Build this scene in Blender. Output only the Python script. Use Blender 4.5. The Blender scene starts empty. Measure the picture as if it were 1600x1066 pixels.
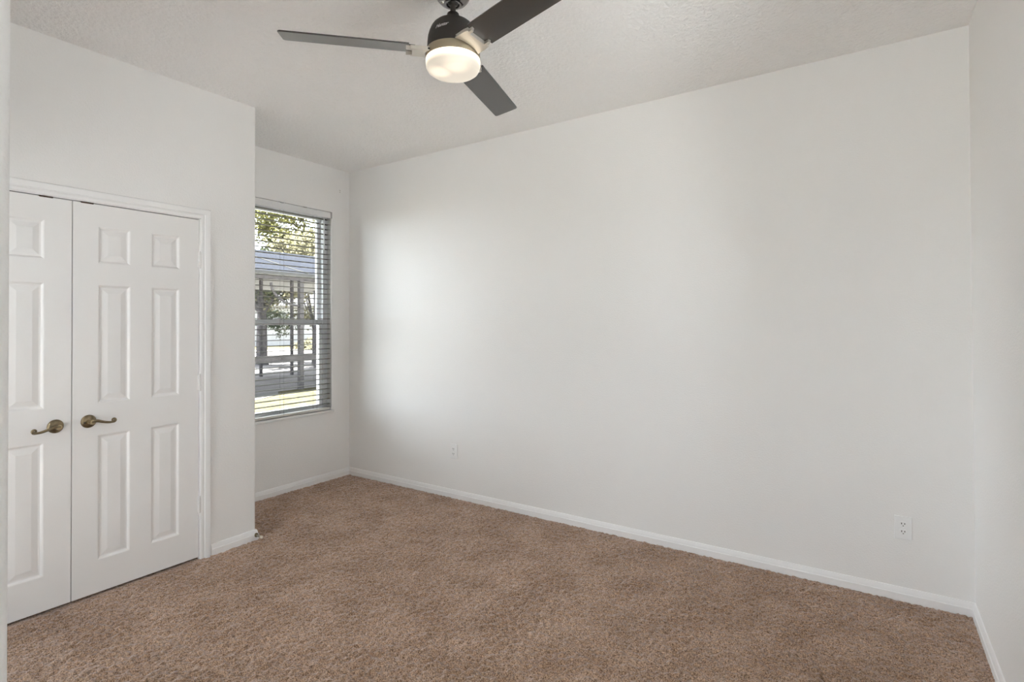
import bpy, bmesh, math, random
import numpy as np
from mathutils import Vector, Matrix, Euler
SC = bpy.context.scene
COL = SC.collection
PI = math.pi
R = math.radians

# ------------------------------------------------------------------ camera
YAW, PITCH, ROLL = R(123.614), R(0.543), R(-0.223)
fw = Vector((math.cos(YAW) * math.cos(PITCH), math.sin(YAW) * math.cos(PITCH), math.sin(PITCH)))
r0 = Vector((math.sin(YAW), -math.cos(YAW), 0)); u0 = r0.cross(fw)
rt = math.cos(ROLL) * r0 + math.sin(ROLL) * u0
up = -math.sin(ROLL) * r0 + math.cos(ROLL) * u0
CAM = Vector((4.081, -3.367, 1.41))
cd = bpy.data.cameras.new('camera'); cam = bpy.data.objects.new('camera', cd); COL.objects.link(cam)
cd.sensor_width = 36; cd.lens = 838.8 / 1600 * 36; cd.shift_y = -35.5 / 1600
cd.clip_start = 0.02; cd.clip_end = 300
cam.matrix_world = Matrix(((rt.x, up.x, -fw.x, CAM.x), (rt.y, up.y, -fw.y, CAM.y), (rt.z, up.z, -fw.z, CAM.z), (0, 0, 0, 1)))
SC.camera = cam

# ------------------------------------------------------------------ sky, sun, exposure
SKY, WEST = 3.4, 3.9
w = bpy.data.worlds.new('sky'); SC.world = w; w.use_nodes = True
bg = w.node_tree.nodes['Background']
wt = w.node_tree                                   # hazy sky, brighter towards the west
g_ = wt.nodes.new('ShaderNodeNewGeometry'); sx_ = wt.nodes.new('ShaderNodeSeparateXYZ'); wt.links.new(g_.outputs['Incoming'], sx_.inputs[0])
mr_ = wt.nodes.new('ShaderNodeMapRange'); mr_.interpolation_type = 'SMOOTHSTEP'
mr_.inputs['From Min'].default_value = 0.1; mr_.inputs['From Max'].default_value = 0.8
mr_.inputs['To Min'].default_value = SKY; mr_.inputs['To Max'].default_value = SKY * WEST
wt.links.new(sx_.outputs['X'], mr_.inputs['Value']); wt.links.new(mr_.outputs[0], bg.inputs[1])
bg.inputs[0].default_value = (0.92, 0.975, 1.06, 1)
sd = bpy.data.lights.new('sun', 'SUN'); sd.energy = 115.0; sd.angle = R(0.6); sd.color = (1, 0.965, 0.91)
so = bpy.data.objects.new('sun', sd); COL.objects.link(so)
so.rotation_euler = Vector((0.10, -0.30, -0.95)).to_track_quat('-Z', 'Y').to_euler()
def portal(name, loc, sx, sy, direction):          # a sampling aid in a window opening, it gives off no light
    l = bpy.data.lights.new(name, 'AREA'); l.shape = 'RECTANGLE'; l.size = sx; l.size_y = sy
    l.cycles.is_portal = True
    o = bpy.data.objects.new(name, l); COL.objects.link(o); o.location = loc
    o.rotation_euler = Vector(direction).to_track_quat('-Z', 'Z').to_euler()
SC.view_settings.view_transform = 'Standard'; SC.view_settings.look = 'None'
SC.view_settings.exposure = 0.15; SC.view_settings.gamma = 1.0; SC.view_settings.use_curve_mapping = False
cy = SC.cycles
cy.max_bounces = 14; cy.diffuse_bounces = 10; cy.glossy_bounces = 4; cy.transparent_max_bounces = 24
cy.transmission_bounces = 6; cy.sample_clamp_indirect = 6.0; cy.use_denoising = True
cy.caustics_reflective = False; cy.caustics_refractive = False

# ------------------------------------------------------------------ room numbers
H, L, D, W = 2.84, 4.494, 0.72, -1.357             # ceiling, long wall, closet front x, closet corner y
YS = -3.2                                          # south wall of the room
SX = 3.385                                         # east end of the south wall, the hall starts there
WY0, WY1, WZ0, WZ1 = -1.157, -0.2, 0.632, 2.432    # window opening
DO0, DS, DO1, DZ = -2.953, -2.335, -1.717, 2.042   # closet doors: left edge, seam, right edge, top
FX, FY, FZ = 2.63, -1.625, 2.558                   # fan axis and blade height
portal('window_portal', (-0.2, (WY0 + WY1) / 2, (WZ0 + WZ1) / 2), 0.95, 1.8, (1, 0, 0))
SDX0, SDX1, SDZ = 0.90, 1.75, 2.05                 # unseen glazed door added to the south wall for fill light
portal('added_door_portal', ((SDX0 + SDX1) / 2, YS - 0.14, SDZ / 2), SDX1 - SDX0, SDZ, (0, 1, 0))

portal('added_hall_portal', ((SX + L) / 2, -5.36, 1.05), 1.0, 2.1, (0, 1, 0))

# ------------------------------------------------------------------ materials
def nt(name):
    m = bpy.data.materials.new(name); m.use_nodes = True
    t = m.node_tree; b = t.nodes['Principled BSDF']
    return m, t, b
def mat(name, col, rough=0.5, metal=0.0, spec=0.5, bump=None, vary=0.0, vscale=3.0, coat=0.0):
    """bump = list of (scale, strength, distance, detail)"""
    m, t, b = nt(name)
    b.inputs['Base Color'].default_value = (*col, 1); b.inputs['Roughness'].default_value = rough
    b.inputs['Metallic'].default_value = metal; b.inputs['Specular IOR Level'].default_value = spec
    b.inputs['Coat Weight'].default_value = coat; b.inputs['Coat Roughness'].default_value = 0.14
    tc = t.nodes.new('ShaderNodeTexCoord')
    if vary:
        n = t.nodes.new('ShaderNodeTexNoise'); n.inputs['Scale'].default_value = vscale; n.inputs['Detail'].default_value = 4
        t.links.new(tc.outputs['Object'], n.inputs['Vector'])
        cr = t.nodes.new('ShaderNodeValToRGB'); cr.color_ramp.elements[0].position = 0.3; cr.color_ramp.elements[1].position = 0.7
        cr.color_ramp.elements[0].color = (*[c * (1 - vary) for c in col], 1)
        cr.color_ramp.elements[1].color = (*[min(1, c * (1 + vary)) for c in col], 1)
        t.links.new(n.outputs[0], cr.inputs[0]); t.links.new(cr.outputs[0], b.inputs['Base Color'])
    prev = None
    for (sc, st, di, de) in (bump or []):
        n = t.nodes.new('ShaderNodeTexNoise'); n.inputs['Scale'].default_value = sc; n.inputs['Detail'].default_value = de
        n.inputs['Roughness'].default_value = 0.55
        t.links.new(tc.outputs['Object'], n.inputs['Vector'])
        bp = t.nodes.new('ShaderNodeBump'); bp.inputs['Strength'].default_value = st; bp.inputs['Distance'].default_value = di
        t.links.new(n.outputs[0], bp.inputs['Height'])
        if prev: t.links.new(prev.outputs[0], bp.inputs['Normal'])
        prev = bp
    if prev: t.links.new(prev.outputs[0], b.inputs['Normal'])
    return m
def emis(name, col, s):
    m, t, b = nt(name); b.inputs['Base Color'].default_value = (*col, 1)
    b.inputs['Emission Color'].default_value = (*col, 1); b.inputs['Emission Strength'].default_value = s
    return m
WALL = mat('wall_paint', (0.895, 0.887, 0.876), 0.62, spec=0.35, bump=[(130, 0.35, 0.004, 3)])
CEIL = mat('ceiling_texture', (0.945, 0.936, 0.928), 0.85, spec=0.2, bump=[(48, 0.8, 0.014, 4), (200, 0.25, 0.002, 2)])
TRIM = mat('trim_paint', (0.90, 0.895, 0.895), 0.38, bump=[(30, 0.03, 0.002, 3)])
DOORM = mat('door_paint', (0.885, 0.872, 0.862), 0.42, bump=[(60, 0.04, 0.002, 4)])
VINYL = mat('white_vinyl', (0.84, 0.85, 0.87), 0.35, bump=[(20, 0.02, 0.001, 2)])
SLATS = mat('backlit_slat_shade', (0.18, 0.175, 0.16), 0.9, spec=0.0, bump=[(40, 0.03, 0.001, 3)])  # white slats, their dark backlit shade put into the colour
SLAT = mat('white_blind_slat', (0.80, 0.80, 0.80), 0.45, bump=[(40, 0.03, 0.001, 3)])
RAILM = mat('blind_rail_plastic', (0.62, 0.60, 0.55), 0.45, bump=[(40, 0.03, 0.001, 3)])
CLEAR = mat('clear_plastic_clip', (0.42, 0.42, 0.41), 0.25, bump=[(40, 0.02, 0.001, 2)])
CORD = mat('grey_cord', (0.10, 0.10, 0.10), 0.7, bump=[(900, 0.3, 0.001, 2)])
MARBLE = mat('white_marble_sill', (0.80, 0.80, 0.79), 0.25, vary=0.05, vscale=9)
BRONZE = mat('antique_brass', (0.20, 0.155, 0.095), 0.36, metal=0.9, vary=0.25, vscale=60)
BRASS = mat('worn_brass', (0.40, 0.32, 0.19), 0.32, metal=0.85, vary=0.15, vscale=60)
PLATE = mat('outlet_plastic', (0.90, 0.90, 0.895), 0.35, bump=[(60, 0.02, 0.001, 2)])
SLOT = mat('dark_slot', (0.035, 0.033, 0.03), 0.8, bump=[(60, 0.02, 0.001, 2)])
STEEL = mat('hinge_paint', (0.80, 0.79, 0.78), 0.35, bump=[(60, 0.03, 0.001, 2)])
CATCH = mat('dark_steel_catch', (0.10, 0.06, 0.045), 0.5, metal=0.6, vary=0.3, vscale=80)
FANDARK = mat('dark_bronze_enamel', (0.020, 0.0165, 0.014), 0.5, spec=0.35, bump=[(200, 0.04, 0.001, 2)])
BLADE = mat('espresso_blade', (0.028, 0.024, 0.021), 0.3, spec=0.6, coat=0.6, bump=[(200, 0.01, 0.0005, 2)])
CANOPY = mat('polished_dark_metal', (0.20, 0.19, 0.19), 0.16, metal=1.0, bump=[(80, 0.01, 0.001, 2)])
RINGM = mat('satin_bronze', (0.36, 0.30, 0.21), 0.40, metal=0.7, bump=[(300, 0.05, 0.0005, 2)])
NICKEL = mat('brushed_nickel', (0.62, 0.58, 0.52), 0.40, metal=0.75, bump=[(300, 0.05, 0.0005, 2)])
LOGO = mat('silver_lettering', (0.75, 0.75, 0.75), 0.3, metal=0.6, bump=[(300, 0.02, 0.0005, 2)])
SPRING = mat('spring_steel', (0.45, 0.42, 0.36), 0.35, metal=0.9, bump=[(300, 0.02, 0.0005, 2)])
RUBBER = mat('cream_rubber', (0.72, 0.66, 0.56), 0.6, bump=[(300, 0.02, 0.0005, 2)])

def carpet_mat():
    m, t, b = nt('brown_carpet_pile')
    b.inputs['Roughness'].default_value = 0.95; b.inputs['Specular IOR Level'].default_value = 0.1
    b.inputs['Sheen Weight'].default_value = 0.7; b.inputs['Sheen Roughness'].default_value = 0.45
    b.inputs['Sheen Tint'].default_value = (0.85, 0.81, 0.84, 1)
    tc = t.nodes.new('ShaderNodeTexCoord')
    v = t.nodes.new('ShaderNodeTexNoise'); v.inputs['Scale'].default_value = 190; v.inputs['Detail'].default_value = 3
    big = t.nodes.new('ShaderNodeTexNoise'); big.inputs['Scale'].default_value = 4.0; big.inputs['Detail'].default_value = 3
    for n in (v, big): t.links.new(tc.outputs['Object'], n.inputs['Vector'])
    cr = t.nodes.new('ShaderNodeValToRGB')
    cr.color_ramp.elements[0].position = 0.36; cr.color_ramp.elements[0].color = (0.158, 0.095, 0.058, 1)
    cr.color_ramp.elements[1].position = 0.66; cr.color_ramp.elements[1].color = (0.61, 0.428, 0.308, 1)
    t.links.new(v.outputs[0], cr.inputs[0])
    mx = t.nodes.new('ShaderNodeMix'); mx.data_type = 'RGBA'; mx.blend_type = 'MULTIPLY'; mx.inputs[0].default_value = 1
    c2 = t.nodes.new('ShaderNodeValToRGB')
    c2.color_ramp.elements[0].position = 0.36; c2.color_ramp.elements[0].color = (0.78, 0.74, 0.69, 1)
    c2.color_ramp.elements[1].position = 0.60; c2.color_ramp.elements[1].color = (1, 1, 1, 1)
    t.links.new(big.outputs[0], c2.inputs[0])
    t.links.new(cr.outputs[0], mx.inputs[6]); t.links.new(c2.outputs[0], mx.inputs[7])
    t.links.new(mx.outputs[2], b.inputs['Base Color'])
    bp = t.nodes.new('ShaderNodeBump'); bp.inputs['Strength'].default_value = 0.5; bp.inputs['Distance'].default_value = 0.004
    t.links.new(v.outputs[0], bp.inputs['Height']); t.links.new(bp.outputs[0], b.inputs['Normal'])
    return m
CARPET = carpet_mat()
def glass_mat():
    m = bpy.data.materials.new('window_glass'); m.use_nodes = True; t = m.node_tree
    for n in list(t.nodes): t.nodes.remove(n)
    o = t.nodes.new('ShaderNodeOutputMaterial'); mx = t.nodes.new('ShaderNodeMixShader')
    tr = t.nodes.new('ShaderNodeBsdfTransparent'); tr.inputs[0].default_value = (0.95, 0.97, 0.96, 1)
    gl = t.nodes.new('ShaderNodeBsdfGlossy'); gl.inputs['Roughness'].default_value = 0.02
    fr = t.nodes.new('ShaderNodeFresnel'); fr.inputs[0].default_value = 1.25
    t.links.new(fr.outputs[0], mx.inputs[0]); t.links.new(tr.outputs[0], mx.inputs[1]); t.links.new(gl.outputs[0], mx.inputs[2])
    t.links.new(mx.outputs[0], o.inputs[0]); return m
GLASS = glass_mat()
def globe_mat():
    m, t, b = nt('lit_frosted_glass')
    b.inputs['Base Color'].default_value = (0.35, 0.33, 0.30, 1); b.inputs['Roughness'].default_value = 0.35
    tc = t.nodes.new('ShaderNodeTexCoord')
    def near(p, a0, a1, inp=None):
        mr = t.nodes.new('ShaderNodeMapRange'); mr.interpolation_type = 'SMOOTHSTEP'
        mr.inputs['From Min'].default_value = a0; mr.inputs['From Max'].default_value = a1
        if inp is None:
            d = t.nodes.new('ShaderNodeVectorMath'); d.operation = 'DISTANCE'; d.inputs[1].default_value = p
            t.links.new(tc.outputs['Object'], d.inputs[0]); inp = d.outputs['Value']
        t.links.new(inp, mr.inputs['Value']); return mr.outputs[0]
    def mth(op, a, c):
        n = t.nodes.new('ShaderNodeMath'); n.operation = op
        for k, q in enumerate((a, c)):
            if isinstance(q, (int, float)): n.inputs[k].default_value = q
            else: t.links.new(q, n.inputs[k])
        return n.outputs[0]
    tot = mth('MAXIMUM', near((0.055, -0.045, -0.085), 0.075, 0.015), near((-0.035, -0.045, -0.095), 0.06, 0.02))   # two bulbs glow through
    sp = t.nodes.new('ShaderNodeSeparateXYZ'); t.links.new(tc.outputs['Object'], sp.inputs[0])
    rim = near(None, -0.078, -0.036, sp.outputs['Z'])               # the upper rim next to the bulbs is brightest
    st = mth('ADD', mth('ADD', mth('MULTIPLY', tot, 0.30), mth('MULTIPLY', rim, 1.5)), 0.50)
    b.inputs['Emission Color'].default_value = (1.0, 0.885, 0.71, 1)
    t.links.new(st, b.inputs['Emission Strength'])
    return m
GLOBE = globe_mat()

# ------------------------------------------------------------------ mesh helpers
def box(bm, x0, x1, y0, y1, z0, z1):
    v = [bm.verts.new(p) for p in ((x0, y0, z0), (x1, y0, z0), (x1, y1, z0), (x0, y1, z0), (x0, y0, z1), (x1, y0, z1), (x1, y1, z1), (x0, y1, z1))]
    return [bm.faces.new([v[i] for i in f]) for f in ((3, 2, 1, 0), (4, 5, 6, 7), (0, 1, 5, 4), (1, 2, 6, 5), (2, 3, 7, 6), (3, 0, 4, 7))]
def prism(bm, pts, z0, z1):
    a = [bm.verts.new((x, y, z0)) for x, y in pts]; b = [bm.verts.new((x, y, z1)) for x, y in pts]
    n = len(pts)
    bm.faces.new(a[::-1]); bm.faces.new(b)
    for i in range(n): bm.faces.new((a[i], a[(i + 1) % n], b[(i + 1) % n], b[i]))
def tube(bm, pts, rad, seg=10, cap=True):
    pts = [Vector(p) for p in pts]; rr = rad if isinstance(rad, (list, tuple)) else [rad] * len(pts)
    rings = []; ref = None
    for i, p in enumerate(pts):
        d = (pts[min(i + 1, len(pts) - 1)] - pts[max(i - 1, 0)]).normalized()
        if ref is None:
            ref = d.orthogonal().normalized()
        ref = (ref - d * ref.dot(d)).normalized(); q = d.cross(ref)
        rings.append([bm.verts.new(p + rr[i] * (math.cos(2 * PI * k / seg) * ref + math.sin(2 * PI * k / seg) * q)) for k in range(seg)])
    for a, b in zip(rings, rings[1:]):
        for k in range(seg): bm.faces.new((a[k], a[(k + 1) % seg], b[(k + 1) % seg], b[k]))
    if cap: bm.faces.new(rings[0][::-1]); bm.faces.new(rings[-1])
def lathe(bm, prof, seg=48, M=None):
    """prof = [(radius, height)], first/last radius 0 closes with a pole"""
    M = M or Matrix(); rings = []
    for r, z in prof:
        if r < 1e-6: rings.append([bm.verts.new(M @ Vector((0, 0, z)))])
        else: rings.append([bm.verts.new(M @ Vector((r * math.cos(2 * PI * k / seg), r * math.sin(2 * PI * k / seg), z))) for k in range(seg)])
    for a, b in zip(rings, rings[1:]):
        for k in range(seg):
            k2 = (k + 1) % seg
            if len(a) == 1: bm.faces.new((a[0], b[k2], b[k]))
            elif len(b) == 1: bm.faces.new((a[k], a[k2], b[0]))
            else: bm.faces.new((a[k], a[k2], b[k2], b[k]))
def bevel(bm, w_, seg=2, faces=None):
    es = bm.edges if faces is None else {e for f in faces for e in f.edges}
    bmesh.ops.bevel(bm, geom=list(es), offset=w_, segments=seg, affect='EDGES', profile=0.6, clamp_overlap=True)
def obj(name, bm, m, parent=None, smooth=None, loc=None, recalc=True):
    if recalc: bmesh.ops.recalc_face_normals(bm, faces=bm.faces)
    me = bpy.data.meshes.new(name); bm.to_mesh(me); bm.free()
    me.materials.append(m)
    o = bpy.data.objects.new(name, me); COL.objects.link(o)
    if loc: o.location = loc
    if parent: o.parent = parent
    if smooth is not None:
        me.polygons.foreach_set('use_smooth', [True] * len(me.polygons))
        me.set_sharp_from_angle(angle=R(smooth))
    return o
def tag(o, label=None, cat=None, group=None, kind=None):
    for k, v in (('label', label), ('category', cat), ('group', group), ('kind', kind)):
        if v: o[k] = v
    return o
def thing(name, label, cat, loc=(0, 0, 0), rotz=0, group=None):
    o = bpy.data.objects.new(name, None); o.empty_display_size = 0.05; COL.objects.link(o)
    o.location = loc; o.rotation_euler = (0, 0, rotz)
    return tag(o, label, cat, group)
def B(): return bmesh.new()
def copy_tree(o, parent=None):
    c = o.copy(); COL.objects.link(c)
    if parent: c.parent = parent
    for ch in [x for x in o.children]: copy_tree(ch, c)
    return c
def sweep(path, N, side, prof, ends=(None, None)):
    """list of bmeshes, one per straight segment of path, mitred; prof = [(offset to the side, height along N)]"""
    P = [Vector(p) for p in path]; N = Vector(N); n = len(P)
    nor = [((P[i + 1] - P[i]).normalized().cross(N) * side) for i in range(n - 1)]
    mit = []
    for i in range(n):
        if i == 0: mit.append(nor[0])
        elif i == n - 1: mit.append(nor[-1])
        else:
            s = nor[i - 1] + nor[i]; mit.append(s / (1 + nor[i - 1].dot(nor[i])))
    out = []
    for i in range(n - 1):
        bm = B()
        a = [bm.verts.new(P[i] + mit[i] * u + N * h) for u, h in prof]
        b = [bm.verts.new(P[i + 1] + mit[i + 1] * u + N * h) for u, h in prof]
        k = len(prof)
        for j in range(k): bm.faces.new((a[j], a[(j + 1) % k], b[(j + 1) % k], b[j]))
        bm.faces.new(a[::-1]); bm.faces.new(b)
        out.append(bm)
    return out
def S(o): return tag(o, kind='structure')
def arc(cx, cy_, r, a0, a1, n=6): return [(cx + r * math.cos(R(a0 + (a1 - a0) * i / n)), cy_ + r * math.sin(R(a0 + (a1 - a0) * i / n))) for i in range(n + 1)]

# ------------------------------------------------------------------ room shell
T = 0.22
bm = B()
for a in ((-T, 0, WY1, 0.2, -0.05, H), (-T, 0, -3.42, WY0, -0.05, H), (-T, 0, WY0, WY1, -0.05, WZ0 - 0.022), (-T, 0, WY0, WY1, WZ1, H)): box(bm, *a)
S(obj('wall_west', bm, WALL))
bm = B(); box(bm, 0, L, 0, 0.2, -0.05, H); S(obj('wall_north', bm, WALL))
EY0, EY1, EZ0, EZ1 = -2.15, -1.20, 0.95, 2.35      # unseen window beside the camera, added to light the room
bm = B()
for a in ((EY1, 0.2, -0.05, H), (-5.4, EY0, -0.05, H), (EY0, EY1, -0.05, EZ0), (EY0, EY1, EZ1, H)): box(bm, L, L + 0.2, *a)
S(obj('wall_east', bm, WALL))
portal('added_east_portal', (L + 0.2, (EY0 + EY1) / 2, (EZ0 + EZ1) / 2), EY1 - EY0, EZ1 - EZ0, (-1, 0, 0))
bm = B(); box(bm, -T, L + 0.2, -5.4, 0.2, H, H + 0.15); S(obj('ceiling', bm, CEIL))
bm = B()
rb = 0.014
prism(bm, [(D - 0.12, DO1 + 0.016), (D, DO1 + 0.016)] + arc(D - rb, W - rb, rb, 0, 90) + [(0, W), (0, W - 0.1), (D - 0.12, W - 0.1)], -0.05, H)
box(bm, D - 0.12, D, DO0 - 0.016, DO1 + 0.016, DZ + 0.016, H)
box(bm, D - 0.12, D, YS, DO0 - 0.016, -0.05, H)
S(obj('wall_closet', bm, WALL, smooth=30))

bm = B()
rb = 0.016
box(bm, 0, SDX0, YS - 0.12, YS, -0.05, H)
box(bm, SDX0, SDX1, YS - 0.12, YS, SDZ, H)
prism(bm, [(SDX1, YS), (SDX1, YS - 0.12), (SX, YS - 0.12)] + [(SX, YS - rb)] + arc(SX - rb, YS - rb, rb, 0, 90)[1:], -0.05, H)
S(obj('wall_south', bm, WALL, smooth=30))
bm = B(); box(bm, SX - 0.12, SX, -5.4, YS - 0.12, -0.05, H); S(obj('wall_hall', bm, WALL))
bm = B()
for a in ((SX - 0.12, SX + 0.06, -0.05, H), (L - 0.06, L, -0.05, H), (SX + 0.06, L - 0.06, 2.1, H)): box(bm, a[0], a[1], -5.4, -5.2, a[2], a[3])
S(obj('wall_hall_end', bm, WALL))

# carpet: a finely displaced pile
def carpet():
    rng = np.random.default_rng(4)
    x0, x1, y0, y1, st = 0.0, L, -5.2, 0.0, 0.0058
    nx, ny = int((x1 - x0) / st) + 1, int((y1 - y0) / st) + 1
    X, Y = np.meshgrid(np.linspace(x0, x1, nx), np.linspace(y0, y1, ny))
    def vn(scale):
        gx, gy = X / scale + 50, (Y + 6) / scale + 50
        G = rng.random((int(gy.max()) + 3, int(gx.max()) + 3))
        ix, iy = gx.astype(int), gy.astype(int); fx, fy = gx - ix, gy - iy
        fx = fx * fx * (3 - 2 * fx); fy = fy * fy * (3 - 2 * fy)
        return (G[iy, ix] * (1 - fx) + G[iy, ix + 1] * fx) * (1 - fy) + (G[iy + 1, ix] * (1 - fx) + G[iy + 1, ix + 1] * fx) * fy
    Z = (vn(0.012) - 0.5) * 0.015 + (vn(0.03) - 0.5) * 0.005 + (vn(0.22) - 0.5) * 0.003 + (rng.random(X.shape) - 0.5) * 0.005
    Z *= 0.35 + 0.65 * np.clip(np.minimum(np.minimum(-Y, L - X), np.where(Y < W, np.abs(X - D), X)) / 0.06, 0, 1)      # trodden flat along the walls
    me = bpy.data.meshes.new('floor')
    me.vertices.add(nx * ny)
    jx = X + (rng.random(X.shape) - 0.5) * st * 0.7; jy = Y + (rng.random(X.shape) - 0.5) * st * 0.7
    me.vertices.foreach_set('co', np.stack([jx, jy, Z], -1).astype(np.float32).ravel())
    i = np.arange(nx * ny).reshape(ny, nx)
    q = np.stack([i[:-1, :-1], i[:-1, 1:], i[1:, 1:], i[1:, :-1]], -1).reshape(-1, 4)
    me.loops.add(q.size); me.loops.foreach_set('vertex_index', q.astype(np.int32).ravel())
    me.polygons.add(len(q)); me.polygons.foreach_set('loop_start', (np.arange(len(q)) * 4).astype(np.int32))
    me.polygons.foreach_set('use_smooth', np.ones(len(q), bool))
    me.update(calc_edges=True); me.materials.append(CARPET)
    o = bpy.data.objects.new('floor', me); COL.objects.link(o); return S(o)
carpet()

# baseboards
BP = [(0, -0.03), (0.014, -0.03), (0.014, 0.036), (0.0105, 0.040), (0.0085, 0.055), (0.004, 0.065), (0, 0.067)]
path = [(D, DO1 + 0.071, 0), (D, W, 0), (0, W, 0), (0, 0, 0), (L, 0, 0), (L, -5.2, 0)]
for nm, bmm in zip(('baseboard_closet', 'baseboard_return', 'baseboard_west', 'baseboard_north', 'baseboard_east'), sweep(path, (0, 0, 1), 1, BP)):
    S(obj(nm, bmm, TRIM, smooth=25))
for nm, a, b in (('baseboard_south', (SX, YS, 0), (SDX1 + 0.05, YS, 0)), ('baseboard_closet_left', (D, YS, 0), (D, DO0 - 0.071, 0))):
    S(obj(nm, sweep([a, b], (0, 0, 1), 1, BP)[0], TRIM, smooth=25))

# closet casing, jamb
CP = [(0, 0), (0, 0.009), (0.006, 0.012), (0.016, 0.012), (0.019, 0.0095), (0.022, 0.0095), (0.026, 0.015), (0.046, 0.0175), (0.054, 0.0175), (0.057, 0.012), (0.058, 0)]
o_ = 0.005
cpath = [(D, DO1 + o_, -0.03), (D, DO1 + o_, DZ + o_ + 0.003), (D, DO0 - o_, DZ + o_ + 0.003), (D, DO0 - o_, -0.03)]
for nm, bmm in zip(('trim_1', 'trim_2', 'trim_3'), sweep(cpath, (1, 0, 0), 1, CP)): S(obj(nm, bmm, TRIM, smooth=20))
bm = B()
box(bm, D - 0.12, D, DO1 + 0.003, DO1 + 0.016, -0.03, DZ + 0.016)
box(bm, D - 0.12, D, DO0 - 0.016, DO0 - 0.003, -0.03, DZ + 0.016)
box(bm, D - 0.12, D, DO0 - 0.003, DO1 + 0.003, DZ + 0.005, DZ + 0.016)
S(obj('trim_4', bm, TRIM))

# ------------------------------------------------------------------ closet doors
def door_mesh(y0, y1):
    bm = B(); z0, z1 = 0.014, DZ; xf, xb = D - 0.004, D - 0.039
    st, pw, ms = 0.108, (y1 - y0 - 0.216 - 0.102) / 2, 0.102
    ys = [y0, y0 + st, y0 + st + pw, y0 + st + pw + ms, y1 - st, y1]
    zs = [z0, 0.182, 0.835, 1.000, 1.620, 1.735, 1.928, z1]
    V = [[bm.verts.new((xf, y, z)) for y in ys] for z in zs]
    pan = []
    for i in range(7):
        for j in range(5):
            f = bm.faces.new((V[i][j], V[i][j + 1], V[i + 1][j + 1], V[i + 1][j]))
            if j in (1, 3) and i in (1, 3, 5): pan.append(f)
    bl = [bm.verts.new((xb, y, z)) for y, z in ((y0, z0), (y1, z0), (y1, z1), (y0, z1))]
    bm.faces.new(bl[::-1])
    fr = [V[0], [r_[-1] for r_ in V], V[-1][::-1], [r_[0] for r_ in V][::-1]]
    for k in range(4): bm.faces.new(fr[k] + [bl[(k + 1) % 4], bl[k]])
    bmesh.ops.recalc_face_normals(bm, faces=bm.faces)
    for f in pan:
        for th, dp in ((0.004, -0.0015), (0.008, -0.0075), (0.007, -0.0005), (0.026, 0.0065)):
            bmesh.ops.inset_individual(bm, faces=[f], thickness=th, depth=dp, use_even_offset=True)
    return bm
def lever(parent, yc, zc, s, droop):
    h = bpy.data.objects.new('door_handle', None); h.empty_display_size = 0.03; COL.objects.link(h); h.parent = parent
    h.location = (D - 0.004, yc, zc); tag(h, 'aged brass scroll lever handle')
    X = Matrix.Rotation(R(90), 4, 'Y')
    bm = B(); lathe(bm, [(0, 0.0), (0.0335, 0.0), (0.0335, 0.004), (0.031, 0.008), (0.024, 0.012), (0.016, 0.014), (0, 0.014)], 32, X)
    obj('rosette', bm, BRONZE, h, smooth=35)
    bm = B(); lathe(bm, [(0, 0.012), (0.012, 0.012), (0.0105, 0.03), (0.0125, 0.043), (0.0125, 0.056), (0.011, 0.06), (0, 0.0605)], 24, X)
    obj('spindle', bm, BRASS, h, smooth=35)
    bm = B(); pts, rr = [], []
    for i in range(17):                       # neck leaves the hub level, dips, then sweeps up into the scroll
        q = i / 16; y = s * (-0.004 + 0.098 * q)
        z = 0.002 + 0.003 * math.sin(PI * min(1, q / 0.45)) - 0.013 * (0.5 - 0.5 * math.cos(PI * min(1, max(0, (q - 0.15) / 0.75)))) - droop * q
        pts.append((0.052 + 0.004 * math.sin(PI * q), y, z)); rr.append(0.0095 - 0.0045 * q ** 0.7)
    cz0 = pts[-1]
    for i in range(1, 19):
        a = i / 18 * R(520); r_ = 0.0098 * (1 - 0.62 * i / 18)
        pts.append((0.052, cz0[1] + s * math.sin(a) * r_, cz0[2] + 0.0098 - math.cos(a) * r_)); rr.append(0.0050 - 0.0010 * i / 18)
    tube(bm, pts, rr, 12); obj('lever', bm, BRONZE, h, smooth=60)
    for dz in (0.0, ):
        bm = B(); lathe(bm, [(0, 0.0), (0.004, 0.0), (0.0035, 0.0142), (0, 0.0146)], 12, X)
        obj('rosette_screw', bm, SLOT, h, smooth=40, loc=(0.0005, -s * 0.021, -0.003))
def hinge(parent, y, z):
    bm = B(); M = Matrix.Translation((D + 0.0075, y, z))
    for k in range(5):
        a = -0.046 + k * 0.0184
        lathe(bm, [(0, a), (0.0065, a), (0.0065, a + 0.0176), (0, a + 0.0176)], 14, M)
    for a in (-0.052, 0.046): lathe(bm, [(0, a), (0.004, a), (0.004, a + 0.006), (0, a + 0.006)], 12, M)
    box(bm, D - 0.006, D + 0.005, y - 0.006, y + 0.001, z - 0.046, z + 0.046)
    obj('hinge', bm, STEEL, parent, smooth=40)
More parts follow.
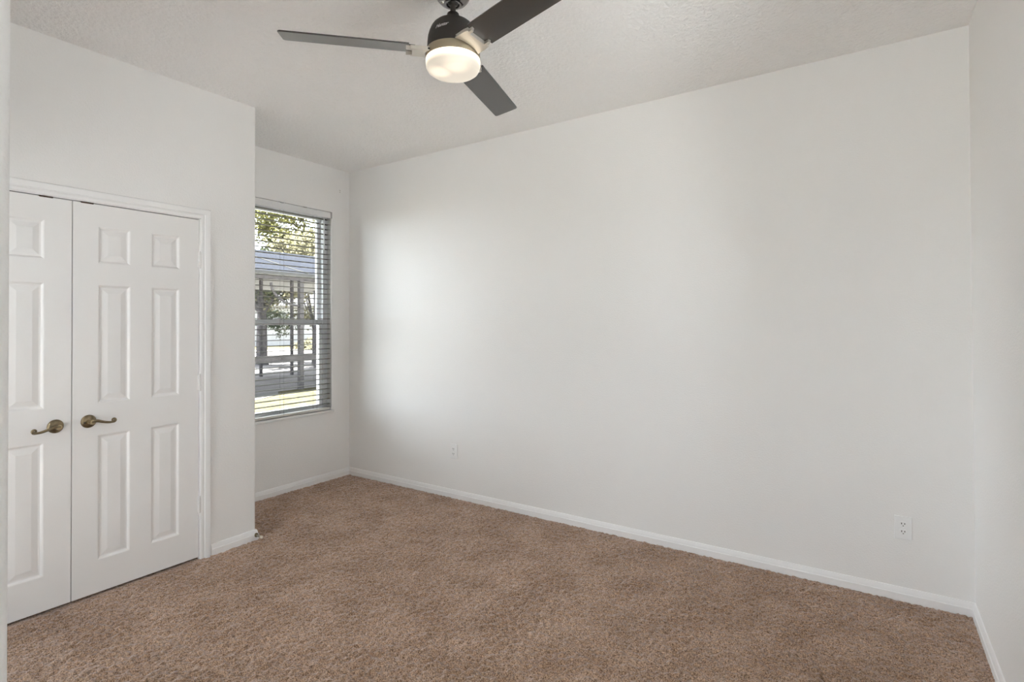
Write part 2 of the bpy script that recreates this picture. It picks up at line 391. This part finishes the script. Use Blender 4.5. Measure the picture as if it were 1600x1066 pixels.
for nm, y0, y1, yh, s, hy in (('door_1', DO0, DS - 0.002, DS - 0.066, -1, DO0 - 0.001), ('door_2', DS + 0.002, DO1, DS + 0.070, 1, DO1 + 0.001)):
    d = S(obj(nm, door_mesh(y0, y1), DOORM))
    lever(d, yh, 0.910 + 0.002 * s, s, 0.004 if s < 0 else 0.0)
    for z in (0.33, 1.062, 1.80): hinge(d, hy, z)
    yc = DS - 0.105 if s < 0 else DS + 0.062
    bm = B(); box(bm, D - 0.030, D - 0.0035, yc - 0.028, yc + 0.028, DZ - 0.004, DZ + 0.0045); bevel(bm, 0.0015, 1)
    lathe(bm, [(0, DZ), (0.008, DZ), (0.006, DZ + 0.0045), (0, DZ + 0.005)], 12, Matrix.Translation((D - 0.017, yc, 0)))
    obj('ball_catch', bm, CATCH, d)

# ------------------------------------------------------------------ window, sill
win = S(obj('window_1', B(), VINYL))
ff, fb = -0.066, -0.15
fwid = 0.045
bm = B()
for a in ((WY0, WY0 + fwid, WZ0, WZ1), (WY1 - fwid, WY1, WZ0, WZ1), (WY0 + fwid, WY1 - fwid, WZ0, WZ0 + 0.022), (WY0 + fwid, WY1 - fwid, WZ1 - 0.045, WZ1)):
    box(bm, fb, ff, *a)
obj('window_frame', bm, VINYL, win)
MR0, MR1 = 1.403, 1.450
def sash(nm, xa, xb, z0, z1, sw, bot, top):
    y0, y1 = WY0 + fwid, WY1 - fwid
    bm = B()
    for a in ((y0, y0 + sw, z0, z1), (y1 - sw, y1, z0, z1), (y0 + sw, y1 - sw, z0, z0 + bot), (y0 + sw, y1 - sw, z1 - top, z1)):
        fs = box(bm, xa, xb, *a)
    s = obj(nm, bm, VINYL, win)
    bm = B(); xm = (xa + xb) / 2; box(bm, xm - 0.002, xm + 0.002, y0 + sw - 0.004, y1 - sw + 0.004, z0 + bot - 0.004, z1 - top + 0.004)
    obj('pane', bm, GLASS, s)
    return s
ls = sash('lower_sash', -0.105, -0.078, WZ0 + 0.022, MR1, 0.030, 0.030, MR1 - MR0)
sash('upper_sash', -0.142, -0.115, MR0 + 0.004, WZ1 - 0.045, 0.024, 0.030, 0.025)
bm = B(); box(bm, -0.098, -0.074, -0.72, -0.66, MR1, MR1 + 0.012); bevel(bm, 0.003, 2); obj('sash_lock', bm, VINYL, ls)
bm = B(); box(bm, -0.066, 0.022, WY0 - 0.02, WY1 + 0.012, WZ0 - 0.022, WZ0); bevel(bm, 0.004, 2)
obj('window_sill', bm, MARBLE, win, smooth=40)
# the same for the glazed door added out of view for its light
w2 = S(obj('added_window_2', B(), VINYL))
bm = B()
xm = (SDX0 + SDX1) / 2
for a in ((SDX0, SDX0 + 0.05, 0, SDZ), (SDX1 - 0.05, SDX1, 0, SDZ), (xm - 0.04, xm + 0.04, 0.05, SDZ - 0.05), (SDX0 + 0.05, SDX1 - 0.05, -0.02, 0.05), (SDX0 + 0.05, SDX1 - 0.05, SDZ - 0.05, SDZ)):
    box(bm, a[0], a[1], YS - 0.10, YS - 0.04, a[2], a[3])
obj('window_frame', bm, VINYL, w2)  # frame of the added unseen door
for a in ((SDX0 + 0.05, xm - 0.04), (xm + 0.04, SDX1 - 0.05)):
    bm = B(); box(bm, a[0], a[1], YS - 0.072, YS - 0.068, 0.05, SDZ - 0.05); obj('pane', bm, GLASS, w2)  # panes of the added unseen door

w3 = S(obj('added_window_3', B(), VINYL))  # glazed hall end, unseen and added to let more light in
bm = B()
x0_, x1_ = SX + 0.06, L - 0.06
for a in ((x0_, x0_ + 0.05, -0.02, 2.1), (x1_ - 0.05, x1_, -0.02, 2.1), (x0_ + 0.05, x1_ - 0.05, -0.02, 0.08), (x0_ + 0.05, x1_ - 0.05, 2.04, 2.1)): box(bm, a[0], a[1], -5.33, -5.27, a[2], a[3])
obj('window_frame', bm, VINYL, w3)  # frame of the added unseen hall end
bm = B(); box(bm, x0_ + 0.05, x1_ - 0.05, -5.302, -5.298, 0.08, 2.04); obj('pane', bm, GLASS, w3)  # pane of the added unseen hall end

w4 = S(obj('added_window_4', B(), VINYL))
bm = B()
for a in ((EY0, EY0 + 0.04, EZ0, EZ1), (EY1 - 0.04, EY1, EZ0, EZ1), (EY0 + 0.04, EY1 - 0.04, EZ0, EZ0 + 0.04), (EY0 + 0.04, EY1 - 0.04, EZ1 - 0.04, EZ1), (EY0 + 0.04, EY1 - 0.04, 1.68, 1.72)): box(bm, L + 0.10, L + 0.15, *a)
obj('window_frame', bm, VINYL, w4)  # frame of the added unseen east window
for a in ((EZ0 + 0.04, 1.68), (1.72, EZ1 - 0.04)):
    bm = B(); box(bm, L + 0.123, L + 0.127, EY0 + 0.04, EY1 - 0.04, *a); obj('pane', bm, GLASS, w4)  # panes of the added unseen east window

# ------------------------------------------------------------------ blind
bl = thing('window_blind', 'white horizontal slat blind hanging open in the window recess', 'blind', (-0.030, (WY0 + WY1) / 2, WZ1))
def lb(x0, x1, y0, y1, z0, z1, bv=0):
    bm = B(); box(bm, x0 + 0.030, x1 + 0.030, y0 - bl.location.y, y1 - bl.location.y, z0 - WZ1, z1 - WZ1)
    if bv: bevel(bm, bv, 2)
    return bm
by0, by1 = WY0 + 0.010, WY1 - 0.010
obj('headrail', lb(-0.058, -0.006, by0, by1, WZ1 - 0.046, WZ1 - 0.004, 0.002), SLAT, bl)
bm = lb(-0.002, 0.008, WY0 + 0.002, WY1 - 0.008, WZ1 - 0.060, WZ1 - 0.006, 0.003); obj('valance', bm, SLAT, bl, smooth=40)
for y in (-0.48, -0.70, -1.05): tag(obj('valance_clip', lb(-0.006, 0.0095, y - 0.013, y + 0.013, WZ1 - 0.010, WZ1 - 0.001, 0.001), CLEAR, bl), 'small clear plastic clip')
tag(obj('end_clip', lb(-0.004, 0.0105, WY1 - 0.016, WY1 - 0.001, WZ1 - 0.058, WZ1 - 0.002, 0.001), CLEAR, bl), 'grey clip at the valance end')
pitch_ = 0.0452; top = WZ1 - 0.070; bot = WZ0 + 0.026
n = int((top - bot - 0.02) / pitch_) + 1
bm = B()
for i in range(n):
    z = top - i * pitch_ - WZ1
    pr = [(-0.025, -0.0012), (-0.012, 0.0012), (0, 0.0020), (0.012, 0.0012), (0.025, -0.0012)]
    lo = [(x, h - 0.0024) for x, h in pr]
    loop = pr + lo[::-1]
    a = [bm.verts.new((x, by0 - bl.location.y, z + h)) for x, h in loop]; b = [bm.verts.new((x, by1 - bl.location.y, z + h)) for x, h in loop]
    k = len(loop)
    for j in range(k): bm.faces.new((a[j], a[(j + 1) % k], b[(j + 1) % k], b[j]))
    bm.faces.new(a[::-1]); bm.faces.new(b)
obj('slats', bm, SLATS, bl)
tag(obj('bottom_rail', lb(-0.055, -0.004, by0, by1, WZ0 + 0.006, WZ0 + 0.024, 0.002), RAILM, bl), 'beige bottom rail resting just above the sill')
for y in (by1 - 0.003, by0 + 0.003): obj('rail_end_cap', lb(-0.056, -0.003, y - 0.004, y + 0.004, WZ0 + 0.005, WZ0 + 0.025, 0.001), CLEAR, bl)
for y in (-0.355, -0.6785, -1.0):
    for x in (-0.056, -0.003):
        bm = B(); tube(bm, [(x + 0.030, y - bl.location.y, WZ0 + 0.02 - WZ1), (x + 0.030, y - bl.location.y, -0.05)], 0.0009, 6); obj('lift_cord', bm, CORD, bl)
bm = B(); tube(bm, [(0.036, -0.285 - bl.location.y, -0.064), (0.037, -0.287 - bl.location.y, -0.36)], [0.0042, 0.0048], 6); obj('tilt_wand', bm, VINYL, bl)

# ------------------------------------------------------------------ outlets (on the north wall, facing -y)
def outlet(label, x, z):
    t = thing('wall_outlet', label, 'outlet', (x, 0, z), 0, 'wall outlets along the long wall')
    bm = B(); fs = box(bm, -0.0365, 0.0365, -0.0065, 0.0, -0.0585, 0.0585)
    bevel(bm, 0.004, 3, [fs[2]]); obj('face_plate', bm, PLATE, t, smooth=50)
    for dz in (0.0195, -0.0195):
        bm = B(); pts = []
        for i in range(24):
            a = 2 * PI * i / 24; px, pz = 0.0168 * math.cos(a), 0.0168 * math.sin(a)
            pts.append((px, max(-0.0135, min(0.0135, pz))))
        a_ = [bm.verts.new((px, -0.0055, pz + dz)) for px, pz in pts]; b_ = [bm.verts.new((px, -0.0085, pz + dz)) for px, pz in pts]
        for i in range(24): bm.faces.new((a_[i], a_[(i + 1) % 24], b_[(i + 1) % 24], b_[i]))
        bm.faces.new(b_)
        rc = obj('receptacle', bm, PLATE, t)
        for x0, hz in ((-0.0064, 0.0042), (0.0064, 0.0034)):
            bm = B(); box(bm, x0 - 0.0017, x0 + 0.0017, -0.0089, -0.0083, dz + 0.0035 - hz, dz + 0.0035 + hz); obj('slot', bm, SLOT, rc)
        bm = B(); lathe(bm, [(0, 0.0), (0.0024, 0.0), (0.0024, 0.0006), (0, 0.0006)], 12, Matrix.Translation((0, -0.0083, dz - 0.0075)) @ Matrix.Rotation(R(90), 4, 'X')); obj('slot', bm, SLOT, rc)
    bm = B(); lathe(bm, [(0, 0.0), (0.003, 0.0), (0.0025, 0.0012), (0, 0.0014)], 12, Matrix.Translation((0, -0.0064, 0)) @ Matrix.Rotation(R(90), 4, 'X')); obj('screw', bm, PLATE, t)
    return t
outlet('white wall outlet on the long wall near the window corner', 1.2745, 0.375)
outlet('white wall outlet on the long wall near the right hand corner', 4.2165, 0.367)

# screws left in the window wall
t = thing('wall_anchor', 'tiny pair of leftover screws high on the wall beside the window corner', 'screws', (0, -0.107, 2.643))
for dz in (0.008, -0.008):
    bm = B(); lathe(bm, [(0, -0.002), (0.0035, -0.002), (0.003, 0.003), (0, 0.0035)], 10, Matrix.Translation((0, 0, dz)) @ Matrix.Rotation(R(90), 4, 'Y')); obj('screw_head', bm, SPRING, t)

# door stop on the closet baseboard
t = thing('door_stop', 'small spring door stop on the closet corner baseboard', 'door stop', (D + 0.013, W - 0.004, 0.032))
X = Matrix.Rotation(R(90), 4, 'Y')
bm = B(); lathe(bm, [(0, -0.004), (0.013, -0.004), (0.013, 0.004), (0.009, 0.010), (0, 0.011)], 20, X); obj('base', bm, BRONZE, t, smooth=40)
bm = B(); tube(bm, [(0.008 + 0.046 * i / 120, 0.0055 * math.cos(i / 120 * 2 * PI * 12), 0.0055 * math.sin(i / 120 * 2 * PI * 12)) for i in range(121)], 0.0016, 6); obj('spring', bm, SPRING, t, smooth=60)
bm = B(); lathe(bm, [(0, 0.050), (0.007, 0.050), (0.0085, 0.055), (0.008, 0.064), (0, 0.066)], 18, X); tag(obj('tip', bm, RUBBER, t, smooth=40), 'cream rubber tip')

# ------------------------------------------------------------------ ceiling fan
fan = thing('ceiling_fan', 'dark three blade ceiling fan with a lit frosted glass light', 'ceiling fan', (FX, FY, H))
def fz(z): return z - H
bm = B(); lathe(bm, [(0, 0), (0.076, 0), (0.076, -0.030), (0.074, -0.045), (0.067, -0.061), (0.055, -0.074), (0.042, -0.082), (0.031, -0.085), (0.028, -0.084), (0.026, -0.076), (0, -0.074)], 64)
obj('canopy', bm, CANOPY, fan, smooth=50)
bm = B(); lathe(bm, [(0, -0.05), (0.0115, -0.05), (0.0115, fz(2.716)), (0, fz(2.716))], 24); obj('downrod', bm, FANDARK, fan, smooth=40)
bm = B(); lathe(bm, [(0, -0.072), (0.0225, -0.074), (0.020, -0.083), (0.0115, -0.087)], 32); obj('hanger_ball', bm, FANDARK, fan, smooth=60)
HP = [(0.0, 2.721), (0.020, 2.721), (0.0245, 2.717), (0.0262, 2.708), (0.033, 2.7005), (0.044, 2.6885), (0.055, 2.681), (0.060, 2.6795), (0.073, 2.673), (0.084, 2.663), (0.0925, 2.650), (0.0995, 2.633), (0.1045, 2.615), (0.1075, 2.590), (0.1085, 2.565), (0.1085, 2.556), (0.0, 2.556)]
bm = B(); lathe(bm, [(r_, fz(z)) for r_, z in HP], 80); housing = obj('motor_housing', bm, FANDARK, fan, smooth=35)
bm = B(); lathe(bm, [(0, fz(2.556)), (0.112, fz(2.556)), (0.1135, fz(2.553)), (0.1135, fz(2.526)), (0.112, fz(2.522)), (0, fz(2.522))], 80)
tag(obj('light_ring', bm, RINGM, fan, smooth=35), 'bronze ring above the glass')
bm = B()
GP = [(0.108, 2.524), (0.1135, 2.520), (0.1145, 2.510), (0.1140, 2.497), (0.1115, 2.485), (0.106, 2.4755), (0.097, 2.4685), (0.082, 2.464), (0.050, 2.4615), (0, 2.461)]
lathe(bm, [(r_, z - 2.56) for r_, z in GP], 80)
tag(obj('glass_shade', bm, GLOBE, fan, smooth=60, loc=(0, 0, fz(2.56))), 'round frosted glass light bowl, lit')
PHI = R(-134.996); TILT = R(-13.288); RR, R1, HW = 0.685, 0.183, 0.064
def frame_(k):
    a = PHI + k * 2 * PI / 3
    e = Vector((math.cos(a), math.sin(a), 0)); n_ = Vector((-math.sin(a), math.cos(a), 0)); b = n_ * math.cos(TILT) + Vector((0, 0, math.sin(TILT)))
    c = e.cross(b)
    return Matrix(((e.x, b.x, c.x, 0), (e.y, b.y, c.y, 0), (e.z, b.z, c.z, fz(FZ)), (0, 0, 0, 1)))
def plate(bm, outline, z0, z1, M):
    a = [bm.verts.new(M @ Vector((x, y, z0))) for x, y in outline]; b = [bm.verts.new(M @ Vector((x, y, z1))) for x, y in outline]
    k = len(outline); bm.faces.new(a[::-1]); bm.faces.new(b)
    for i in range(k): bm.faces.new((a[i], a[(i + 1) % k], b[(i + 1) % k], b[i]))
for k in range(3):
    M = frame_(k)
    o = []
    rc = 0.014
    o += [(R1, -0.040), (R1, -HW)] + arc(RR - rc, -HW + rc, rc, -90, 0) + arc(RR - rc, HW - rc, rc, 0, 90) + [(R1, HW), (R1, 0.040), (0.158, 0.040), (0.158, -0.040)]
    bm = B(); plate(bm, o, -0.003, 0.003, M); bl_ = obj('blade', bm, BLADE, fan)
    bw = bl_.modifiers.new('edge', 'BEVEL'); bw.width = 0.0012; bw.segments = 2
    # bracket: hugs the hub, two tabs reach under the blade with a slot between
    h = 0.060
    inner = arc(0, 0, 0.117, 31, -31, 14)
    o = inner + [(0.150, -h), (0.178, -h + 0.004), (0.178, -h + 0.012), (0.196, -h + 0.012), (0.194, -0.036), (0.171, -0.036), (0.171, 0.036), (0.194, 0.036), (0.196, h - 0.012), (0.178, h - 0.012), (0.178, h - 0.004), (0.150, h)]
    bm = B(); plate(bm, o, -0.019, -0.0035, M)
    br = obj('blade_bracket', bm, NICKEL, fan); br.modifiers.new('edge', 'BEVEL').width = 0.001
    tag(br, 'nickel bracket joining a blade to the motor')
    for sg in (-1, 1):
        bm = B(); lathe(bm, [(0, -0.004), (0.0055, -0.004), (0.0055, 0.002), (0.004, 0.004), (0, 0.0045)], 14, M @ Matrix.Translation((0.104, sg * 0.056, -0.011)) @ Matrix.Rotation(R(-90 + sg * 0), 4, 'Y'))
        obj('screw', bm, FANDARK, br, smooth=40)
# script lettering on the housing
tc_ = bpy.data.curves.new('lettering', 'FONT'); tc_.body = 'Hunter'; tc_.size = 0.021; tc_.shear = 0.45; tc_.align_x = 'CENTER'; tc_.space_character = 0.88; tc_.offset = 0.0003
to_ = bpy.data.objects.new('tmp_text', tc_); COL.objects.link(to_)
me = bpy.data.meshes.new_from_object(to_.evaluated_get(bpy.context.evaluated_depsgraph_get()))
bpy.data.objects.remove(to_)
def hr(z):
    for (ra, za), (rb_, zb) in zip(HP, HP[1:]):
        if zb <= z <= za and za > zb: return ra + (rb_ - ra) * (za - z) / (za - zb)
    return 0.1
az = math.atan2(CAM.y - FY, CAM.x - FX) - R(27)
bm = B(); bm.from_mesh(me)
bmesh.ops.triangulate(bm, faces=bm.faces)
bmesh.ops.subdivide_edges(bm, edges=bm.edges, cuts=1)
for v in bm.verts:
    z = 2.612 + v.co.y + v.co.x * 0.12; r_ = hr(z) + 0.0007; a = az + v.co.x / 0.104
    v.co = Vector((r_ * math.cos(a), r_ * math.sin(a), fz(z)))
tag(obj('lettering', bm, LOGO, fan, recalc=False), 'small silver script on the motor housing')

# ------------------------------------------------------------------ outside, seen through the window
random.seed(7)
GZ = -0.15
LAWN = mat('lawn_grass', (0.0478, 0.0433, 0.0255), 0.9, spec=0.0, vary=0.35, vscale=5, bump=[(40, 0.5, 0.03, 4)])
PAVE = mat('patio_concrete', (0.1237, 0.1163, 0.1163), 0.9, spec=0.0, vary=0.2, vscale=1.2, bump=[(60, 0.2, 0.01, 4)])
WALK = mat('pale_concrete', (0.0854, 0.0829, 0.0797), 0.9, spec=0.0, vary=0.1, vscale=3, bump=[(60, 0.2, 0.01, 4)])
BOUNCE = mat('bounce_strip_pale', (0.74, 0.72, 0.69), 0.85, spec=0.1, vary=0.06, vscale=3)
TERR = mat('bounce_terrace_white', (0.80, 0.80, 0.81), 0.9, spec=0.0, vary=0.05, vscale=3)
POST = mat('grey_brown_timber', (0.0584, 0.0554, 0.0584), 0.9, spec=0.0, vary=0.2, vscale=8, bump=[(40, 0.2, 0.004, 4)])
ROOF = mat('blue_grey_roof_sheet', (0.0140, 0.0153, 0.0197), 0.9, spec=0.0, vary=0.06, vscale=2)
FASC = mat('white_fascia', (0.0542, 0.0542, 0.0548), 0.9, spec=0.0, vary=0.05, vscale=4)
SOFF = mat('pale_soffit', (0.22, 0.22, 0.21), 0.9, spec=0.0, vary=0.05, vscale=4)
STUC = mat('white_stucco', (0.5, 0.5, 0.52), 0.9, spec=0.0, vary=0.05, vscale=4, bump=[(90, 0.2, 0.004, 3)])
HROOF = mat('grey_shingle', (0.06, 0.06, 0.065), 0.9, spec=0.0, vary=0.2, vscale=14)
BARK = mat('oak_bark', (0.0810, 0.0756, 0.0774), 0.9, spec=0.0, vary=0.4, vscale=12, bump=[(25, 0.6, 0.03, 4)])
DGLASS = mat('dark_window_pane', (0.02, 0.025, 0.03), 0.1, vary=0.1, vscale=2)
def leafmat(name, c0, c1, tl):
    m, t, b = nt(name); b.inputs['Roughness'].default_value = 0.8; b.inputs['Specular IOR Level'].default_value = 0.0
    tc = t.nodes.new('ShaderNodeTexCoord'); n = t.nodes.new('ShaderNodeTexNoise'); n.inputs['Scale'].default_value = 0.9; n.inputs['Detail'].default_value = 5
    t.links.new(tc.outputs['Object'], n.inputs['Vector'])
    cr = t.nodes.new('ShaderNodeValToRGB'); cr.color_ramp.elements[0].position = 0.36; cr.color_ramp.elements[1].position = 0.64
    cr.color_ramp.elements[0].color = (*c0, 1); cr.color_ramp.elements[1].color = (*c1, 1)
    t.links.new(n.outputs[0], cr.inputs[0]); t.links.new(cr.outputs[0], b.inputs['Base Color'])
    tr = t.nodes.new('ShaderNodeBsdfTranslucent'); t.links.new(cr.outputs[0], tr.inputs[0])
    mx = t.nodes.new('ShaderNodeMixShader'); mx.inputs[0].default_value = tl
    t.links.new(b.outputs[0], mx.inputs[1]); t.links.new(tr.outputs[0], mx.inputs[2])
    t.links.new(mx.outputs[0], t.nodes['Material Output'].inputs[0]); return m
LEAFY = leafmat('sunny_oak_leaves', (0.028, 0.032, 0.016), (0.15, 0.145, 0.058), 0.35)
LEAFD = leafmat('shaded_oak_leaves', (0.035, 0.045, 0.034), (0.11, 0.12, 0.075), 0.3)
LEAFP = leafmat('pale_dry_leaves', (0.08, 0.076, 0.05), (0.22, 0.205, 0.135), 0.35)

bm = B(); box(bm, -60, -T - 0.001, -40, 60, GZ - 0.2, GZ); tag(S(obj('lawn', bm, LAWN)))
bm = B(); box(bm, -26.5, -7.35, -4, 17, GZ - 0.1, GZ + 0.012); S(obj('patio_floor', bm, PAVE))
bm = B(); prism(bm, [(-7.35, 2.0), (-7.35, 4.02), (-6.75, 3.62), (-6.1, 2.4), (-6.1, 2.0)], GZ - 0.1, GZ + 0.014); S(obj('garden_walk', bm, WALK))
bm = B(); box(bm, -T, 14, -40, -5.41, GZ - 0.2, GZ); box(bm, L + 0.201, 14, -5.41, 20, GZ - 0.2, GZ); box(bm, -T, SX - 0.125, -5.41, YS - 0.121, GZ - 0.2, GZ); S(obj('bounce_terrace', bm, TERR))  # unseen ground, made white to bounce sunlight in through the added openings

bm = B(); box(bm, -2.9, -T - 0.002, -6, 12, GZ - 0.1, GZ + 0.013); S(obj('bounce_strip', bm, BOUNCE))  # unseen pale strip below the sill, added to bounce light onto the ceiling

pav = thing('pavilion', 'open garden pavilion with a blue grey roof and timber posts', 'pavilion', (-9.0, 4.6, GZ))
def pb(bm, x0, x1, y0, y1, z0, z1): return box(bm, x0 + 9.0, x1 + 9.0, y0 - 4.6, y1 - 4.6, z0 - GZ, z1 - GZ)
EZ, RZ, XE, XR, XB = 2.55, 3.44, -7.10, -9.75, -12.4
PY0, PY1 = -1.0, 9.5
def slope(bm, xa, za, xb, zb, y0, y1, th):
    v = [bm.verts.new((x + 9.0, y - 4.6, z - GZ)) for x, y, z in ((xa, y0, za), (xa, y1, za), (xb, y1, zb), (xb, y0, zb), (xa, y0, za - th), (xa, y1, za - th), (xb, y1, zb - th), (xb, y0, zb - th))]
    for f in ((0, 1, 2, 3), (7, 6, 5, 4), (0, 4, 5, 1), (1, 5, 6, 2), (2, 6, 7, 3), (3, 7, 4, 0)): bm.faces.new([v[i] for i in f])
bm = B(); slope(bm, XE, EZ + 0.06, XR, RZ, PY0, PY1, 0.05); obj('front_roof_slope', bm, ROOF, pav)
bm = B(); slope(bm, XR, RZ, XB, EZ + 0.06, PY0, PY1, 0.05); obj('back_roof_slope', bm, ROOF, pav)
for xa, xb in ((XE - 0.02, XR), (XB + 0.02, XR)):
    bm = B(); slope(bm, xa, EZ, xb, RZ - 0.06, PY0 + 0.02, PY1 - 0.02, 0.015); tag(obj('ceiling_boards', bm, SOFF, pav), 'pale boarded underside')
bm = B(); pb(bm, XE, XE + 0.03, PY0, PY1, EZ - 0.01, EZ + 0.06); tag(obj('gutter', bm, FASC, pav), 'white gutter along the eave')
# white flashing strip running diagonally down the front slope
def on_slope(y, q): return Vector((XE + (XR - XE) * q + 9.0, y - 4.6, EZ + 0.063 + (RZ - EZ - 0.06) * q - GZ))
bm = B(); tube(bm, [on_slope(4.62, 0.0), on_slope(3.96, 1.0)], 0.022, 6); tag(obj('flashing', bm, FASC, pav), 'white strip running diagonally down the roof')
for x, y, hw in ((-7.29, 4.566, 0.052), (-7.29, 1.4, 0.052), (-7.29, 7.9, 0.052), (-10.6, 6.567, 0.036), (-10.9, 5.75, 0.036), (-10.6, 2.6, 0.036), (-12.2, 4.0, 0.05), (-12.2, 8.6, 0.05)):
    bm = B(); pb(bm, x - hw, x + hw, y - hw, y + hw, GZ, EZ + 0.03 if x > -12 and x > -7.5 else (EZ + 0.6 if x > -12 else EZ + 0.05)); obj('post', bm, POST, pav)
bm = B(); pb(bm, -7.36, -7.24, PY0 + 0.2, PY1 - 0.2, EZ - 0.10, EZ + 0.02); obj('eave_beam', bm, POST, pav)
bm = B(); pb(bm, -7.235, -7.195, PY0 + 0.2, PY1 - 0.2, 0.545, 0.700); bevel(bm, 0.004, 1)
rl = obj('rail', bm, POST, pav)
for y in (4.566, 4.48, 4.02):
    bm = B(); lathe(bm, [(0, 0), (0.016, 0), (0.014, 0.01), (0, 0.012)], 10, Matrix.Translation((-7.195 + 9.0, y - 4.6, 0.622 - GZ)) @ Matrix.Rotation(R(90), 4, 'Y')); obj('bolt', bm, SLOT, rl)
for y0_, sg in ((4.566, -1),):
    bm = B(); tube(bm, [(1.71, y0_ - 4.6 + sg * (0.02 + 0.75 * math.sin(a)), 1.85 - GZ + 0.52 * (1 - math.cos(a))) for a in [i / 10 * PI / 2 for i in range(11)]], 0.03, 6)
    obj('curved_brace', bm, POST, pav)

def tree(name, label, x, y, z_lo, z_hi, rad, m, nclump, per, leaf, trunk, seed, group=None, ry=None):
    rnd = random.Random(seed)
    t = thing(name, label, 'tree' if trunk else 'shrub', (x, y, GZ), 0, group)
    ry = ry or rad
    cs = []
    for _ in range(nclump):
        while True:
            p = Vector((rnd.uniform(-1, 1), rnd.uniform(-1, 1), rnd.uniform(-1, 1)))
            if 0.15 < p.length < 1: break
        cs.append(Vector((p.x * rad, p.y * ry, (z_lo + z_hi) / 2 - GZ + p.z * (z_hi - z_lo) / 2)))
    bm = B()
    for c in cs:
        cr_ = rnd.uniform(0.30, 0.75) * min(1.0, rad / 2.2)
        for _ in range(per):
            q = Vector((rnd.gauss(0, 0.5), rnd.gauss(0, 0.5), rnd.gauss(0, 0.42))) * cr_ + c
            s = leaf * rnd.uniform(0.6, 1.3)
            a = Vector((rnd.uniform(-1, 1), rnd.uniform(-1, 1), rnd.uniform(-0.7, 0.7))).normalized(); b = a.orthogonal().normalized()
            b = Matrix.Rotation(rnd.uniform(0, 6.28), 3, a) @ b
            v = [bm.verts.new(q + a * s * 0.9), bm.verts.new(q + b * s * 0.45), bm.verts.new(q - a * s * 0.9), bm.verts.new(q - b * s * 0.45)]
            bm.faces.new(v)
    obj('foliage', bm, m, t, recalc=False)
    if trunk:
        bm = B(); fork = Vector((rnd.uniform(-.07, .07), rnd.uniform(-.07, .07), (z_lo - GZ) * 0.85))
        tube(bm, [(0, 0, -0.1), (0, 0, 0.25), fork * 0.6, fork], [trunk * 1.5, trunk * 1.1, trunk, trunk * 0.85], 12)
        obj('trunk', bm, BARK, t, smooth=60)
        bm = B()
        for c in cs[::max(1, nclump // 9)]:
            mid = fork.lerp(c, 0.5) + Vector((rnd.uniform(-.3, .3), rnd.uniform(-.3, .3), 0.2))
            tube(bm, [fork - Vector((0, 0, 0.1)), mid, c], [trunk * 0.5, trunk * 0.3, 0.02], 7)
        obj('branches', bm, BARK, t, smooth=60)
    return t
def at(px, dep):                                    # a point on the line of sight of the photo column px
    d = fw + rt * ((px - 800) / 838.8); p = CAM + d * dep; return p.x, p.y
g = 'oaks beyond the pavilion'
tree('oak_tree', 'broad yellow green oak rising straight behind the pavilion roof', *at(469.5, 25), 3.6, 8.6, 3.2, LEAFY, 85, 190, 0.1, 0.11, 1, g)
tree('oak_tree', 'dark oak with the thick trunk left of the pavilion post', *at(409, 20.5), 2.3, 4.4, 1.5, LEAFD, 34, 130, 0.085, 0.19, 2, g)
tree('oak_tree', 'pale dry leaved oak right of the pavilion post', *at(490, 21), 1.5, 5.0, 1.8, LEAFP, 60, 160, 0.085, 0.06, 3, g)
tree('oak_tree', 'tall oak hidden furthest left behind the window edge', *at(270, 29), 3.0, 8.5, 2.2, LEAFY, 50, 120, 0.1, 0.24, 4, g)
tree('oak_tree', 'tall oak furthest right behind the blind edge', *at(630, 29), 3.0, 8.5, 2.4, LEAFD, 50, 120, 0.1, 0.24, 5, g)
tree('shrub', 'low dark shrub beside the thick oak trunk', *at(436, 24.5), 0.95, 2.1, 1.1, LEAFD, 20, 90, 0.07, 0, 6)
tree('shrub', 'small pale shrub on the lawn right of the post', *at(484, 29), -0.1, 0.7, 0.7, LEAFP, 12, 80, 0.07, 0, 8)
# white house far beyond the lawn
hx, hy = at(452, 39)
hs = thing('house', 'white house far beyond the lawn', 'house', (hx, hy, GZ), YAW - PI / 2 + R(20))
bm = B(); box(bm, -9, 9, 0, 7, 0, 2.9); obj('house_wall', bm, STUC, hs)
bm = B()
v = [bm.verts.new(p) for p in ((-9.5, -0.5, 2.9), (9.5, -0.5, 2.9), (9.5, 7.5, 2.9), (-9.5, 7.5, 2.9), (-6, 3.5, 4.6), (6, 3.5, 4.6))]
for f in ((0, 1, 5, 4), (1, 2, 5), (2, 3, 4, 5), (3, 0, 4), (3, 2, 1, 0)): bm.faces.new([v[i] for i in f])
obj('house_roof', bm, HROOF, hs)
for x in (-5.5, 5.0):
    bm = B(); box(bm, x - 0.6, x + 0.6, -0.03, 0.02, 0.9, 2.1); obj('house_window', bm, DGLASS, hs)
